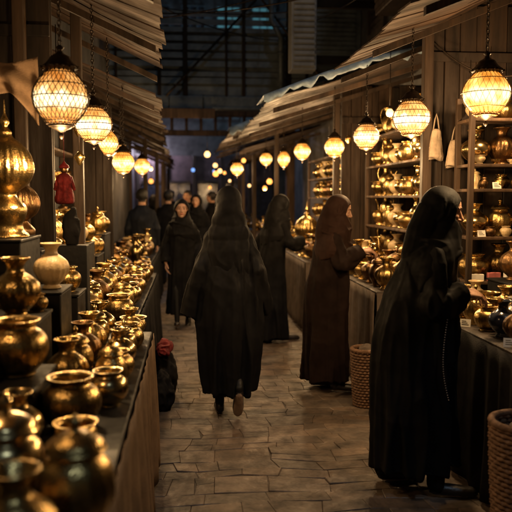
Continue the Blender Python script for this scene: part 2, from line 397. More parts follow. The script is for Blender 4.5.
stall('wooden stall with black top and beige skirt, planked awning',-.23,-1.2,1.15,4.25,.8,LINEN,1,(-.02,-.22,-1.395,.8,6.0,2.56,3.2,'plank'),BLACKBOX,[(-.98,4.33,3.0)])
stall('wooden stall with black draped table and low planked awning',-.37,-1.2,4.65,7.9,.77,DKCLOTH,1,(-.26,-.3,-1.395,6.25,9.9,2.46,2.95,'plank'),BLACKBOX,[(-.78,5.15,2.9)])
stall('dark draped stall further along the alley',-.5,-1.2,8.3,12.2,.77,DKCLOTH,1,(-.35,-.4,-1.395,10.2,13.,2.5,3.0,'metal'),BLACKBOX,[(-.75,12.3,2.6)])
stall('wooden stall with dark skirt, timber rafters and awning',1.54,2.5,1.9,4.55,.86,DKCLOTH,-1,(1.12,1.22,2.695,2.4,5.95,2.62,3.25,'plank'),DKWOOD,[(1.74,5.16,2.8)])
stall('stall with grey skirt under a corrugated awning',1.46,1.93,5.45,7.9,.86,GREYCL,-1,(.74,.72,2.695,6.6,10.6,2.5,3.1,'metal'),DKWOOD,[(1.66,8.02,2.8)])
stall('distant stall with pale skirt under a metal awning',1.36,1.95,8.3,12.2,.84,GREYCL,-1,(.62,.55,2.695,10.9,16,2.6,3.2,'metal'),DKWOOD,[(1.5,12.3,2.8)])
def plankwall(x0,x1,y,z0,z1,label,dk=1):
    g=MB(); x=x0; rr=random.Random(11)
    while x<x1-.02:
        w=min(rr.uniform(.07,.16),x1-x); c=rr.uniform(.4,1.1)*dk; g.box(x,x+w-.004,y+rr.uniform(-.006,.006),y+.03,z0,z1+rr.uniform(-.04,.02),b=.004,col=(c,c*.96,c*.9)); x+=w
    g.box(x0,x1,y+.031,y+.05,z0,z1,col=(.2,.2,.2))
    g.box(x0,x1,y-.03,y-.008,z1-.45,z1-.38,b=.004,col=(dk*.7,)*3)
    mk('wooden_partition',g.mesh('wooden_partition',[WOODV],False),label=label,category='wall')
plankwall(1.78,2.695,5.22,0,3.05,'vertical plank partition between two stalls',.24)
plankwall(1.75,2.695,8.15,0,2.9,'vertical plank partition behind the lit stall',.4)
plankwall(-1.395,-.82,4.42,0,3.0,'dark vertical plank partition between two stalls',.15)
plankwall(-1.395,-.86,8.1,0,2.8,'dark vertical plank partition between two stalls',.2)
def shelf(label,x0,x1,y0,y1,zs,h,face):
    ox,oy=(x0+x1)/2,(y0+y1)/2; e=empty('shelf_unit',(ox,oy,0),label,'shelf')
    for z in zs:
        g=MB(); g.box(x0-ox,x1-ox,y0-oy,y1-oy,z-.022,z,b=.004,col=(.7,.7,.7)); mk('shelf_board',g.mesh('shelf_board',[WOODV],False),e)
    for (a,b,c,d) in ((x0,x0+.03,y0,y0+.03),(x1-.03,x1,y0,y0+.03),(x0,x0+.03,y1-.03,y1),(x1-.03,x1,y1-.03,y1)):
        g=MB(); s=.003; g.box(a-s-ox,b+s-ox,c-s-oy,d+s-oy,0,h,b=.003,col=(.5,.5,.5)); mk('upright',g.mesh('upright',[WOODV],False),e)
    return e
shelf('wooden shelf unit crowded with brass vases',1.9,2.68,4.72,5.0,(1.02,1.33,1.66,1.83,2.14),2.3,0)
shelf('wooden wall shelves packed with brassware',1.97,2.25,5.45,7.9,(1.0,1.3,1.62,1.94,2.25),2.5,0)
shelf('wooden wall shelves packed with brassware',2.0,2.3,8.3,12,(1.0,1.3,1.6,1.9,2.2),2.4,0)
shelf('dark wooden wall shelves holding brassware',-1.385,-1.2,4.7,7.9,(1.0,1.35,1.7,2.05),2.3,0)
def tarp(label,pts,w,drop,mat_=TARP):
    g=MB(); n=len(pts)-1; m=40; A=[]
    for i in range(m+1):
        t=i/m*n; k=min(int(t),n-1); p=Vector(pts[k]).lerp(Vector(pts[k+1]),t-k)
        for j in range(11):
            u=j/10; q=p.copy()
            if u<.6: q=q+Vector((0,w*(1-u/.6),.03+.02*noise.noise(Vector((t*2,u*3,1)))))
            else: q=q+Vector((0,-.02*math.sin((u-.6)*6),.03-(u-.6)/.4*drop*(1+1.4*noise.noise(Vector((t*5.5,0,5))))))
            q.y+=.03*noise.noise(Vector((t*4,u*2,9))); A.append(q)
    fs=[]
    for i in range(m):
        for j in range(10): a=i*11+j; fs.append((a,a+11,a+12,a+1))
    g.add(A,fs); o=mk('tarpaulin',g.mesh('tarpaulin',[mat_],True),label=label,category='tarpaulin'); s=o.modifiers.new('s','SOLIDIFY'); s.thickness=.004
tarp('blue grey tarpaulin draped over the awning end',[(.68,6.55,2.5),(1.2,6.55,2.7),(1.75,6.55,2.88),(2.3,6.55,3.0)],.7,.06)
tarp('blue grey tarpaulin hanging over the corrugated awning',[(.6,10.8,2.62),(1.2,10.8,2.84),(1.8,10.8,3.0)],.6,.1)
tarp('brown canvas sheet draped over the awning end',[(-1.38,.78,3.2),(-.7,.78,2.87),(-.05,.78,2.55)],.5,.1,LINEN)
def cable(pts,r=.008,label='thin black cable sagging across the alley'):
    a,b=Vector(pts[0]),Vector(pts[1]); P=[]
    for i in range(21):
        t=i/20; p=a.lerp(b,t); p.z-=pts[2]*4*t*(1-t); P.append(p)
    g=MB(); g.tube(P,r,6); mk('cable',g.mesh('cable',[IRON],True),label=label,category='cable',group='overhead cables')
cable(((-1.39,10,4.2),(2.69,6.2,3.9),.35)); cable(((-1.39,12,4.9),(2.69,9.5,4.3),.3)); cable(((1.3,12.9,4.7),(1.9,5.5,3.6),.3)); cable(((-1.39,7.5,4.1),(1.6,12.9,4.4),.2)); cable(((-1.39,8.6,3.6),(2.69,8.2,4.6),.25)); cable(((1.78,5.18,2.75),(2.6,4.9,2.6),.2),.005)
# ------------------------------------------------------------------ wares
W={}
def ware(key,name,parts,cat): W[key]=(name,parts,cat)
def L_(prof,m,gad=None,n=28,nm='x',sub=3):
    g=MB(); g.lathe(prof,n,gad,sub=sub); return g.mesh(nm,[m],True,50)
P_round=[(0,0),(.045,0),(.05,.008),(.04,.02),(.068,.045),(.09,.08),(.096,.108),(.085,.14),(.055,.166),(.036,.18),(.033,.2),(.042,.218),(.056,.23),(.056,.236),(.05,.233),(.028,.2),(0,.19)]
P_tall=[(0,0),(.05,0),(.052,.01),(.03,.03),(.028,.045),(.05,.08),(.07,.13),(.074,.17),(.06,.21),(.035,.235),(.026,.26),(.026,.29),(.036,.31),(.05,.322),(.046,.325),(.022,.29),(0,.28)]
P_pot=[(0,0),(.06,0),(.065,.01),(.09,.035),(.108,.075),(.104,.11),(.085,.135),(.068,.147),(.066,.158),(.08,.17),(.08,.176),(.062,.168),(.056,.14),(0,.12)]
P_wide=[(0,0),(.055,0),(.058,.01),(.05,.02),(.075,.045),(.098,.08),(.1,.105),(.09,.128),(.082,.138),(.092,.15),(.105,.156),(.104,.161),(.085,.155),(.075,.135),(.08,.1),(0,.05)]
P_jar=[(0,0),(.05,0),(.055,.008),(.06,.03),(.082,.07),(.086,.11),(.074,.15),(.055,.17),(.052,.178),(.055,.185),(.045,.186),(0,.18)]
P_lid=[(.0,0),(.062,0),(.064,.006),(.055,.02),(.03,.034),(.012,.04),(.008,.048),(.014,.056),(.014,.064),(.006,.074),(0,.08)]
P_bowl=[(0,0),(.04,0),(.042,.008),(.03,.015),(.045,.025),(.075,.05),(.088,.08),(.09,.085),(.084,.083),(.06,.045),(0,.03)]
P_urn=[(0,0),(.09,0),(.095,.012),(.075,.03),(.07,.06),(.085,.09),(.09,.13),(.065,.16),(.045,.18),(.05,.2),(.1,.235),(.125,.28),(.127,.32),(.11,.37),(.075,.41),(.04,.435),(.03,.45),(.03,.462),(.018,.475),(.01,.485),(.02,.5),(.018,.515),(.006,.54),(.003,.58),(0,.6)]
P_bott=[(0,0),(.035,0),(.05,.01),(.06,.05),(.056,.1),(.035,.13),(.016,.15),(.013,.19),(.02,.2),(.02,.205),(.01,.204),(0,.2)]
def handle(pts,r,m,nm='handle'):
    g=MB(); Q=[]
    for i in range(len(pts)-1):
        p0=Vector(pts[max(i-1,0)]);p1=Vector(pts[i]);p2=Vector(pts[i+1]);p3=Vector(pts[min(i+2,len(pts)-1)])
        for k in range(4):
            t=k/4; Q.append(.5*((2*p1)+(-p0+p2)*t+(2*p0-5*p1+4*p2-p3)*t*t+(-p0+3*p1-3*p2+p3)*t**3))
    Q.append(Vector(pts[-1])); g.tube(Q,r if not hasattr(r,'__len__') else [r[0]+(r[1]-r[0])*i/(len(Q)-1) for i in range(len(Q))],8); return g.mesh(nm,[m],True)
for suf,m,ad in (('g',GOLD,'brass'),('p',GOLD2,'brass'),('b',BRONZE,'bronze'),('c',CERAM,'ceramic')):
    ware('round'+suf,ad+'_vase',[(None,L_(P_round,m,(16,.07,.03,.17) if suf!='p' else None,64,'vase'))],'vase')
    ware('tall'+suf,ad+'_vase',[(None,L_(P_tall,m,None,28,'tall_vase'))],'vase')
    ware('pot'+suf,ad+'_pot',[(None,L_(P_pot,m,(20,.05,.01,.13) if suf!='p' else None,60,'pot'))],'pot')
    ware('wide'+suf,ad+'_pot',[(None,L_(P_wide,m,(20,.06,.02,.13) if suf=='g' else None,60,'wide_pot'))],'pot')
    ware('jar'+suf,ad+'_jar',[(None,L_(P_jar,m,(14,.05,.02,.16),56,'jar')),('lid',L_(P_lid,m,None,24,'lid'),(0,0,.186))],'jar')
    ware('bowl'+suf,ad+'_bowl',[(None,L_(P_bowl,m,None,28,'bowl'))],'bowl')
    ware('urn'+suf,ad+'_urn',[(None,L_(P_urn,m,(24,.06,.22,.42),96,'urn'))],'urn')
    ware('jug'+suf,ad+'_jug',[(None,L_(P_tall,m,(12,.05,.06,.22),48,'jug')),('handle',handle([(.03,0,.3),(.075,0,.315),(.1,0,.25),(.085,0,.18),(.068,0,.15)],.006,m)),('spout',handle([(-.065,0,.13),(-.1,0,.16),(-.11,0,.22),(-.14,0,.27)],(.013,.006),m,'spout'))],'jug')
ware('bottle','glazed_bottle',[(None,L_(P_bott,DKGLASS,None,24,'bottle'))],'bottle')
ware('darkvase','glazed_vase',[(None,L_(P_round,DKGLASS,None,28,'dark_vase'))],'vase')
ware('whitepot','ceramic_vase',[(None,L_(P_round,WHITECER,None,28,'white_pot'))],'vase')
ADJ={'brass_vase':'engraved brass vase','bronze_vase':'dark bronze vase','ceramic_vase':'cream ceramic vase','brass_pot':'squat wide brass pot','bronze_pot':'squat dark bronze pot','ceramic_pot':'squat cream ceramic pot','brass_jar':'lidded brass jar','bronze_jar':'lidded bronze jar','ceramic_jar':'lidded cream ceramic jar','brass_bowl':'footed brass bowl','bronze_bowl':'footed bronze bowl','ceramic_bowl':'cream ceramic bowl','brass_urn':'domed brass urn','bronze_urn':'domed bronze urn','ceramic_urn':'tall cream urn','brass_jug':'brass jug with spout','bronze_jug':'bronze jug with spout','ceramic_jug':'cream ceramic jug','glazed_bottle':'dark glazed bottle','glazed_vase':'dark glazed vase'}
def put(key,x,y,z,s=1,where='the stall table',rot=None,label=None):
    name,parts,cat=W[key]
    sz=s*random.uniform(.95,1.08)
    top=mk(name,parts[0][1],None,(x,y,z+.001),(0,0,random.uniform(0,6.28) if rot is None else rot),(s,s,sz),label=label or (ADJ[name]+' standing on '+where),category=cat,group='wares on '+where)
    for p in parts[1:]:
        mk(p[0],p[1],top,p[2] if len(p)>2 else (0,0,0))
    return top
def dbox(x0,x1,y0,y1,z0,z1,label='black display box standing on the stall table'):
    ox,oy=(x0+x1)/2,(y0+y1)/2; g=MB(); g.box(x0-ox,x1-ox,y0-oy,y1-oy,0.001,z1-z0,b=.005)
    g.box(x0-ox-.006,x1-ox+.006,y0-oy-.006,y1-oy+.006,z1-z0+.0005,z1-z0+.014,b=.003)
    mk('display_box',g.mesh('display_box',[BLACKBOX],False),None,(ox,oy,z0),label=label,category='display box',group='black display boxes')
    return z1+.014
LT='the black stall table'; BX='a black display box'
put('jarg',-.275,1.68,.8,1.1,LT); put('jarp',-.46,1.78,.8,1.15,LT); put('roundg',-.37,1.48,.8,.98,LT); put('potg',-.56,1.55,.8,.9,LT); put('jarb',-.33,1.98,.8,.72,LT)
put('potp',-.52,2.02,.8,.85,LT); put('roundb',-.68,1.87,.8,1,LT); put('wideg',-.36,2.21,.8,.66,LT); put('roundp',-.54,2.24,.8,.8,LT)
put('potg',-.42,2.48,.8,1.0,LT,label='large round brass pot on the black stall table'); put('potp',-.32,2.74,.8,.72,LT)
yy=2.94
for i,k in enumerate(['jarg','potg','roundp','jarp','potg','roundg','wideg']):
    put(k,-.33,yy,.8,(.78,.76,.8,.76,.8,.8,.74)[i],LT); yy+=.195
yy=2.92
for i,k in enumerate(['roundg','jarg','roundb','roundg','jarp','roundp']):
    put(k,-.505,yy,.8,.92,LT); yy+=.215
z=dbox(-.82,-.52,2.36,2.74,.8,.95); put('potg',-.63,2.6,z,1.08,BX); put('roundb',-.75,2.46,z,.85,BX)
z=dbox(-1.0,-.62,2.86,3.22,.8,1.09); put('roundg',-.72,3.0,z,1.05,BX,label='round engraved brass vase on a black display box'); put('roundp',-.90,2.95,z,1.0,BX); put('potg',-.67,3.16,z,.45,BX)
z=dbox(-.76,-.6,3.34,3.64,.8,1.15); put('roundc',-.665,3.48,z,.88,BX,label='round cream gold vase on a black display box')
z=dbox(-1.1,-.79,3.40,3.84,.8,1.39); put('urng',-.90,3.62,z,1.05,BX)
z=dbox(-.76,-.6,3.84,4.12,.8,1.07); put('potg',-.68,3.97,z,.75,BX)
z=dbox(-1.15,-.8,3.9,4.2,.8,1.3); put('urnb',-.93,4.05,z,.8,BX)
z=dbox(-1.1,-.88,2.3,2.7,.8,1.25); put('jugg',-.98,2.5,z,1,BX)
kk=['roundg','potg','wideg','roundp','widep','roundb','jarg','potb','tallp','roundc','potp','jarb']
for r_,(xx,s0,seq,st) in enumerate(((-.485,1.0,['potg','jarg','roundg','potp','jarb'],.25),(-.71,1.12,['roundg','jarp','roundb','roundp'],.28))):
    yy=4.82; i=0
    while yy<7.8:
        put(seq[i%len(seq)],xx,yy,.77,s0*random.uniform(.92,1.05),'the black draped table'); yy+=st; i+=1
for (a,b,h) in ((4.72,5.05,1.12),(5.3,5.8,1.05),(5.95,6.45,1.2),(6.6,7.1,1.05),(7.2,7.7,1.22)):
    z=dbox(-1.12,-.85,a,b,.77,h,'black display box standing on the draped table')
    for q in range(2): put(['roundg','potg','roundc','jarg','roundp'][int(a*7)%5 if q else int(b*5)%5],-.93,a+.1+q*(b-a-.2),z,random.uniform(.85,1.0),BX)
    put(random.choice(['urng','roundb','jugg']),-1.05,(a+b)/2,z,.8,BX)
for zz in (1.35,1.7):
    yy=4.9
    while yy<7.8: put(random.choice(['roundg','potg','jarb','widep']),-1.29,yy,zz,.8,'the wall shelves'); yy+=.28
for xx in (-.64,-.88):
    yy=8.45
    while yy<12: put(random.choice(kk),xx,yy,.77,random.uniform(1.,1.2),'the distant draped table'); yy+=random.uniform(.3,.36)
def blob(name,c,r,m,label,cat,seed=0,amp=.25):
    g=MB(); g.ball((0,0,0),r,56,38)
    for v in g.v:
        n_=noise.noise(Vector((v.x*9+seed,v.y*9,v.z*5)))+.6*(1-abs(noise.noise(Vector((v.x*20,v.y*20+seed,v.z*14))))*3); v*=1+amp*n_
        if v.z<-r[2]*.85: v.z=-r[2]*.85
    return mk(name,g.mesh(name,[m],True),None,(c[0],c[1],c[2]+r[2]*.85),label=label,category=cat)
blob('sack',(-.24,5.35,0),(.10,.15,.15),DKCLOTH,'bulging dark cloth sack on the paving','sack',3)
blob('sack',(-.23,5.72,0),(.10,.15,.2),DKCLOTH,'low dark cloth sack on the paving','sack',8)
blob('red_bundle',(-.22,5.64,.36),(.05,.15,.045),REDCL,'crumpled red cloth draped over dark sacks','cloth bundle',5,.6)
RT='the dark stall table'
put('whitepot',1.78,3.72,.86,.8,RT,label='white vase with blue pattern on the stall table')
for i,(x,y,k,s) in enumerate([(1.66,3.02,'darkvase',.95),(1.66,3.23,'darkvase',.9),(1.66,3.43,'roundb',.85),(1.66,3.62,'darkvase',.8),(1.66,3.8,'potg',.75),(1.66,3.99,'jarg',.82),(1.66,4.19,'roundg',.9),(1.66,4.41,'potg',.85),
   (1.84,3.1,'bottle',1.2),(1.84,3.32,'roundb',1.0),(1.84,3.52,'jarg',.95),(1.84,3.96,'roundg',1.0),(1.84,4.2,'potp',.9),(1.84,4.42,'roundc',.85),(1.66,2.8,'darkvase',.9)]): put(k,x,y,.86,s,RT)
z=dbox(1.95,2.44,2.9,4.5,.86,1.06,'long black display box standing on the stall table')
for i in range(7):
    for q in range(2): put(random.choice(['roundg','roundb','jarg','roundp','tallp','jugg','potg','roundc']),2.06+q*.24,3.02+i*.22,z,random.uniform(.95,1.1),BX)
SH='the wooden shelves'
for zz,ks,s in ((1.33,['roundp','jarg','roundg','roundb'],1.02),(1.66,['jarc','potg','potc','bowlp'],.55),(1.83,['roundp','roundb','tallp','roundg'],1.08),(1.02,['potg','roundg','jarg','potp'],1.06),(2.14,['widec','potg','bowlp','potp'],.8)):
    for i,k in enumerate(ks): put(k,2.01+i*.19,4.89+random.uniform(-.01,.01),zz,s*random.uniform(.95,1.0),SH)
for i in range(18): put(['bowlg','jarb','bowlp','potc','jarg','widec','potb','jarg','bowlc'][(i*5)%9],1.955+(i//3)*.115+(i%3)*.03,4.76,(1.33,1.83,1.66)[i%3],.38,SH)
def carton(x,y,z,sx,sy,sz,m,rz):
    g=MB(); g.box(-sx/2,sx/2,-sy/2,sy/2,.001,sz,b=.002); g.box(-sx*.12,sx*.12,-sy/2-.001,sy/2+.001,sz*.3,sz+.001); mk('carton',g.mesh('carton',[m],False),None,(x,y,z),(0,0,rz),label='small printed carton on the wooden shelf',category='box',group='small cartons')
for i in range(5): carton(1.98+i*.12,4.745,1.02,.09,.035,.05+.01*i,PINK if i%2 else PAPER,.1*i)
def card(x,y,z,rz):
    g=MB(); M=Matrix.Rotation(-.25,4,'X')
    g.box(-.03,.03,-.001,.001,0,.045,M=M)
    for k in range(3): g.box(-.02,.02-.008*k,-.0022,-.0014,.012+.01*k,.015+.01*k,mi=1,M=M)
    mk('price_card',g.mesh('price_card',[PAPER,BLACKBOX],False),None,(x,y,z+.001),(0,0,rz),label='small white price card propped among brass wares',category='price card',group='price cards')
for x,y,z,r_ in ((1.57,3.34,.86,-.5),(1.565,3.9,.86,-.6),(1.93,4.727,1.02,0),(2.0,4.727,1.33,.1),(2.1,4.727,1.66,0),(1.565,4.3,.86,-.5)): card(x,y,z,r_)
kk2=['roundg','potg','jarg','roundb','roundp','widep','jugg','jarb','tallp','roundc','wideg']
i=0
for xx in (1.58,1.80):
    yy=5.6
    while yy<7.8: put(kk2[(i*7)%11],xx,yy,.86,random.uniform(.95,1.05)*(1 if xx<1.7 else 1.15),'the grey draped stall table'); yy+=random.uniform(.22,.25); i+=1
for zz in (1.0,1.3,1.62,1.94,2.25):
    yy=5.58
    while yy<7.85: put(kk2[(i*4)%11],2.1,yy,zz,random.uniform(.85,1.05),'the wall shelves'); yy+=random.uniform(.2,.23); i+=1
for xx in (1.5,1.75):
    yy=8.45
    while yy<12: put(random.choice(kk2+['urng']),xx,yy,.84,random.uniform(1.1,1.3),'the distant stall table'); yy+=random.uniform(.28,.34)
for zz in (1.3,1.6,1.9):
    yy=8.5
    while yy<12: put(random.choice(kk2),2.15,yy,zz,1.05,'the wall shelves'); yy+=.3
def bag(x,y,z,w,h,m,label,nm='cloth_bag'):
    e=empty(nm,(x,y,z),label,'bag'); g=MB(); rings=[]
    for k in range(13):
        t=k/12; ww=w*(.5+.5*t**.6); dd=.03*(.4+1.2*t)*(1 if k<12 else .3)
        rings.append([(ww/2*math.cos(2*math.pi*j/32)*(1+.08*math.sin(j*2.1+k*.2)*t),dd*math.sin(2*math.pi*j/32)+.012*noise.noise(Vector((j*.8,k*.4,z))),-h*t+(.015*math.sin(j*.4) if k==12 else 0)) for j in range(32)])
    g.loft(rings[::-1]); mk('bag_body',g.mesh('bag_body',[m],True),e)
    g=MB(); g.tube([(-w*.2,0,-.005),(-w*.1,0,.07),(0,0,.11),(w*.1,0,.07),(w*.2,0,-.005)],.005,6); mk('strap',g.mesh('strap',[m],True),e)
bag(1.80,5.12,2.1,.11,.22,BAGCL,'beige canvas bag hanging from the awning frame')
bag(1.94,5.1,2.02,.14,.2,BAGCL,'pale canvas bag hanging on the plank wall')
def pendant(x,y,z,label='small brass ornament hanging from the awning frame'):
    e=empty('hanging_ornament',(x,y,z),label,'ornament',group='hanging ornaments'); g=MB(); g.lathe([(0,-.09),(.01,-.085),(.03,-.05),(.035,-.03),(.02,-.01),(.01,0),(0,.002)],20); mk('pendant',g.mesh('pendant',[GOLD],True),e)
    g=MB(); g.tube([(0,0,0),(0,0,.3)],.002,4); mk('string',g.mesh('string',[IRON],True),e)
for x,y,z in ((1.62,5.15,2.25),(2.05,5.12,2.3),(2.12,5.1,2.15),(2.2,5.12,2.4),(1.7,6.9,2.2),(1.66,7.4,2.25),(-.75,4.95,2.1),(-.72,4.8,1.9)): pendant(x,y,z)
e=empty('hanging_figurine',(-.735,4.30,1.80),'small dark red robed figurine hanging from the stall post','figurine')
g=MB(); g.lathe([(0,-.24),(.05,-.235),(.058,-.2),(.045,-.14),(.05,-.1),(.036,-.07),(.014,-.055),(0,-.05)],42,(7,.28,-.24,-.06)); mk('dress',g.mesh('dress',[REDCL],True),e)
g=MB(); g.ball((0,0,-.035),(.022,.022,.026)); mk('head',g.mesh('head',[BRONZE],True),e)
g=MB(); g.lathe([(0,-.03),(.028,-.028),(.026,-.012),(.012,.0),(0,.02)],16); g.tube([(0,0,.01),(0,0,.5)],.002,4); mk('cap',g.mesh('cap',[REDCL],True),e)
for s_ in (-1,1):
    g=MB(); g.caps((s_*.035,0,-.085),(s_*.055,0,-.15),.013,.01); mk('arm',g.mesh('arm',[REDCL],True),e)
blob('wrapped_bundle',(-.70,4.33,1.32),(.045,.045,.12),DKCLOTH,'dark wrapped bundle standing beside the stall post','bundle',4,.35)
g=MB(); g.box(-.09,.09,-.06,.06,0,1.318,b=.005); mk('pedestal',g.mesh('pedestal',[BLACKBOX],False),None,(-.70,4.33,0),label='tall black pedestal standing beside the stall post',category='pedestal')
g=MB(); vs=[];fs=[]
for i in range(31):
    for j in range(17):
        u=i/30;v=j/16; vs.append((-1.25+.5*u,3.7+.05*math.sin(u*22)*v+.05*noise.noise(Vector((u*5,v*3,2))),2.5-.32*math.sin(u*math.pi)*.35-(.26+.12*math.sin(u*7))*v-.2*u))
for i in range(30):
    for j in range(16): a=i*17+j; fs.append((a,a+17,a+18,a+1))
g.add(vs,fs); o=mk('draped_cloth',g.mesh('draped_cloth',[LINEN],True),label='beige cloth draped below the planked awning',category='cloth'); s=o.modifiers.new('s','SOLIDIFY'); s.thickness=.004
def basket(x,y,r,h,label,fill=True):
    e=empty('wicker_basket',(x,y,0),label,'basket'); g=MB(); n=40
    for k in range(int(h/.022)):
        z=.012+k*.022; rr_=r*(.78+.22*math.sin(min(1,k*.022/h)*1.4)); pts=[((rr_+.006*math.cos(j*math.pi+k*math.pi))*math.cos(2*math.pi*j/n),(rr_+.006*math.cos(j*math.pi+k*math.pi))*math.sin(2*math.pi*j/n),z) for j in range(n)]
        g.tube(pts,.0115,6,closed=True)
    g.lathe([(0,0.002),(r*.78,.002),(r*.8,.02),(r*.95,h*.8),(r*.93,h*.8),(r*.76,.03),(0,.03)],32,sub=1)
    mk('basket_body',g.mesh('basket_body',[WICKER],True),e)
    g=MB(); g.tube([(r*1.0*math.cos(2*math.pi*j/n),r*1.0*math.sin(2*math.pi*j/n),h) for j in range(n)],.017,8,closed=True); mk('rim',g.mesh('rim',[WICKER],True),e)
    if fill: blob('folded_cloth',(x,y,h*.72),(r*.75,r*.75,.08),GREYCL,'crumpled cloth filling a wicker basket','cloth',2,.25)
basket(1.34,5.28,.11,.44,'tall wicker basket holding cloth beside the stall')
basket(1.49,2.98,.15,.6,'large wicker basket standing beside the dark table')
# ------------------------------------------------------------------ lanterns
def lantern_meshes(m,R_,n=12,th=.0024,tw=1.6,st=1.0,pw=.75,rings=(-.92,-.5,0,.5,.92),lm=None):
    out={}
    def rad(z): return R_*max(.0,math.cos(z*math.pi/2*.86))**pw
    H=R_*st
    prof=[(rad(-1+2*i/14),(-1+2*i/14)*H) for i in range(15)]
    g=MB(); g.lathe([(0,prof[0][1])]+prof+[(0,prof[-1][1])],24,sub=1); out['g']=g.mesh('glass_globe',[m],True,60)
    g=MB()
    for s in (1,-1):
        for k in range(n):
            pts=[]
            for i in range(17):
                z=-1+2*i/16; a=2*math.pi*k/n+s*(i/16)*tw; r=rad(z)*1.035+.002
                pts.append((r*math.cos(a),r*math.sin(a),z*H))
            g.tube(pts,th,4)
    for z in rings:
        r=rad(z)*1.05+.002; g.tube([(r*math.cos(2*math.pi*j/28),r*math.sin(2*math.pi*j/28),z*H) for j in range(28)],.0022 if abs(z)<.9 else .006,5,closed=True)
    # beaded hoops near top and bottom
    for z in (-.86,.86):
        r=rad(z)*1.07+.003
        for k in range(20):
            a=2*math.pi*k/20; g.ball((r*math.cos(a),r*math.sin(a),z*H),.0042,6,4)
    out['l']=g.mesh('metal_lattice',[lm or FILI],True)
    d=H-R_
    g=MB(); g.lathe([(0,R_*.86+d),(R_*.45,R_*.86+d),(R_*.66,R_*.93+d),(R_*.7,R_*1.0+d),(R_*.54,R_*1.12+d),(R_*.42,R_*1.25+d),(R_*.34,R_*1.38+d),(R_*.14,R_*1.5+d),(R_*.1,R_*1.62+d),(R_*.16,R_*1.7+d),(R_*.06,R_*1.8+d),(0,R_*1.82+d)],36,(12,.14,R_*.86+d,R_*1.15+d))
    for k in range(12):
        a=2*math.pi*k/12; g.ball((R_*.7*math.cos(a),R_*.7*math.sin(a),R_*.95+d),R_*.06,6,5)
    out['c']=g.mesh('cap',[IRON],True,50)
    g=MB(); g.lathe([(0,-R_*1.42-d),(R_*.05,-R_*1.38-d),(R_*.09,-R_*1.28-d),(R_*.05,-R_*1.18-d),(R_*.16,-R_*1.1-d),(R_*.36,-R_*1.0-d),(R_*.4,-R_*.88-d),(0,-R_*.87-d)],24); out['f']=g.mesh('finial',[IRON],True,50)
    return out
LM={'a':lantern_meshes(GLOBE,.115,24,.0009,.9,rings=(-.92,-.6,0,.6,.92)),'w':lantern_meshes(GLOBEW,.115,28,.0009,.9,rings=(-.92,-.7,-.35,0,.35,.7,.92)),'h':lantern_meshes(GLOBEH,.115,30,.0016,1.2,1.14,.8,(-.92,-.78,-.4,0,.4,.78,.92),IRON),'t':lantern_meshes(GLOBE,.1,18,.0016,1.6,1.3,.9)}
def lantern(x,y,z,r,ztop,kind='a',E=12,label='round metal lattice lantern glowing amber under the awning'):
    e=empty('hanging_lantern',(x,y,z),label,'lantern',rot=(x*7+y*3)%6.28,group='hanging lanterns'); s=r/.115; M=LM[kind]
    for nm,k in (('glass_globe','g'),('metal_lattice','l'),('cap','c'),('finial','f')): mk(nm,M[k],e,sc=s)
    g=MB(); L0=r*(1.8+(.14 if kind=='h' else .22 if kind=='t' else 0)); k=0; zz=L0
    while zz<ztop-z:
        pts=[]
        for j in range(8):
            a=2*math.pi*j/8; q=(.008*math.cos(a),0) if k%2==0 else (0,.008*math.cos(a)); pts.append((q[0],q[1],zz+.012+.015*math.sin(a)))
        g.tube(pts,.0028,4,closed=True); zz+=.022; k+=1
    mk('chain',g.mesh('chain',[IRON],True),e)
    l=bpy.data.lights.new('lantern_light','POINT'); l.energy=E*3.6; l.color=(1,.64,.3); l.shadow_soft_size=.05
    mk('lantern_light',l,e,(0,0,-r*1.6-.06))
for a in [(-.59,3.4,2.06,.122,2.9,'h',9,'heavily caged metal lantern glowing under the awning'),(-.60,4.6,2.06,.112,2.85,'w',8),(-.62,5.6,2.02,.085,2.8,'t',6),(-.60,6.6,1.92,.10,2.65,'a',8),(-.70,7.4,2.05,.09,2.7,'w',6),(-.6,9.2,2.0,.1,2.6,'a',9),  # last left lantern is added to lighten the far alley
          (1.57,3.7,2.15,.122,2.75,'a',11),(1.45,4.6,2.12,.118,2.7,'w',11),(1.50,6.0,2.12,.108,2.7,'w',10),(1.49,7.3,2.12,.102,2.75,'a',10),(1.36,8.6,2.16,.10,2.7,'a',10),(1.32,10,2.14,.10,2.7,'t',10),(1.23,11.5,2.22,.10,2.8,'a',10),(.74,11.2,2.05,.10,2.62,'a',9)]:
    lantern(*a)
def bulb(x,y,z,r,m,ztop,E=0,label='small lit bulb hanging on a wire'):
    e=empty('light_bulb',(x,y,z),label,'light bulb',group='small hanging bulbs')
    g=MB(); g.lathe([(0,-r),(r*.7,-r*.75),(r,0),(r*.75,r*.6),(r*.4,r),(0,r*1.05)],14); mk('glass',g.mesh('glass',[m],True),e)
    g=MB(); g.lathe([(0,r*.95),(r*.42,r*.95),(r*.42,r*1.6),(0,r*1.65)],10,sub=1); g.tube([(0,0,r*1.5),(0,0,ztop-z)],.004,5); mk('socket',g.mesh('socket',[IRON],True),e)
    if E:
        l=bpy.data.lights.new('bulb_light','POINT'); l.energy=E*2.5; l.color=(1,.6,.28); l.shadow_soft_size=.05; mk('bulb_light',l,e,(0,0,-r-.06))
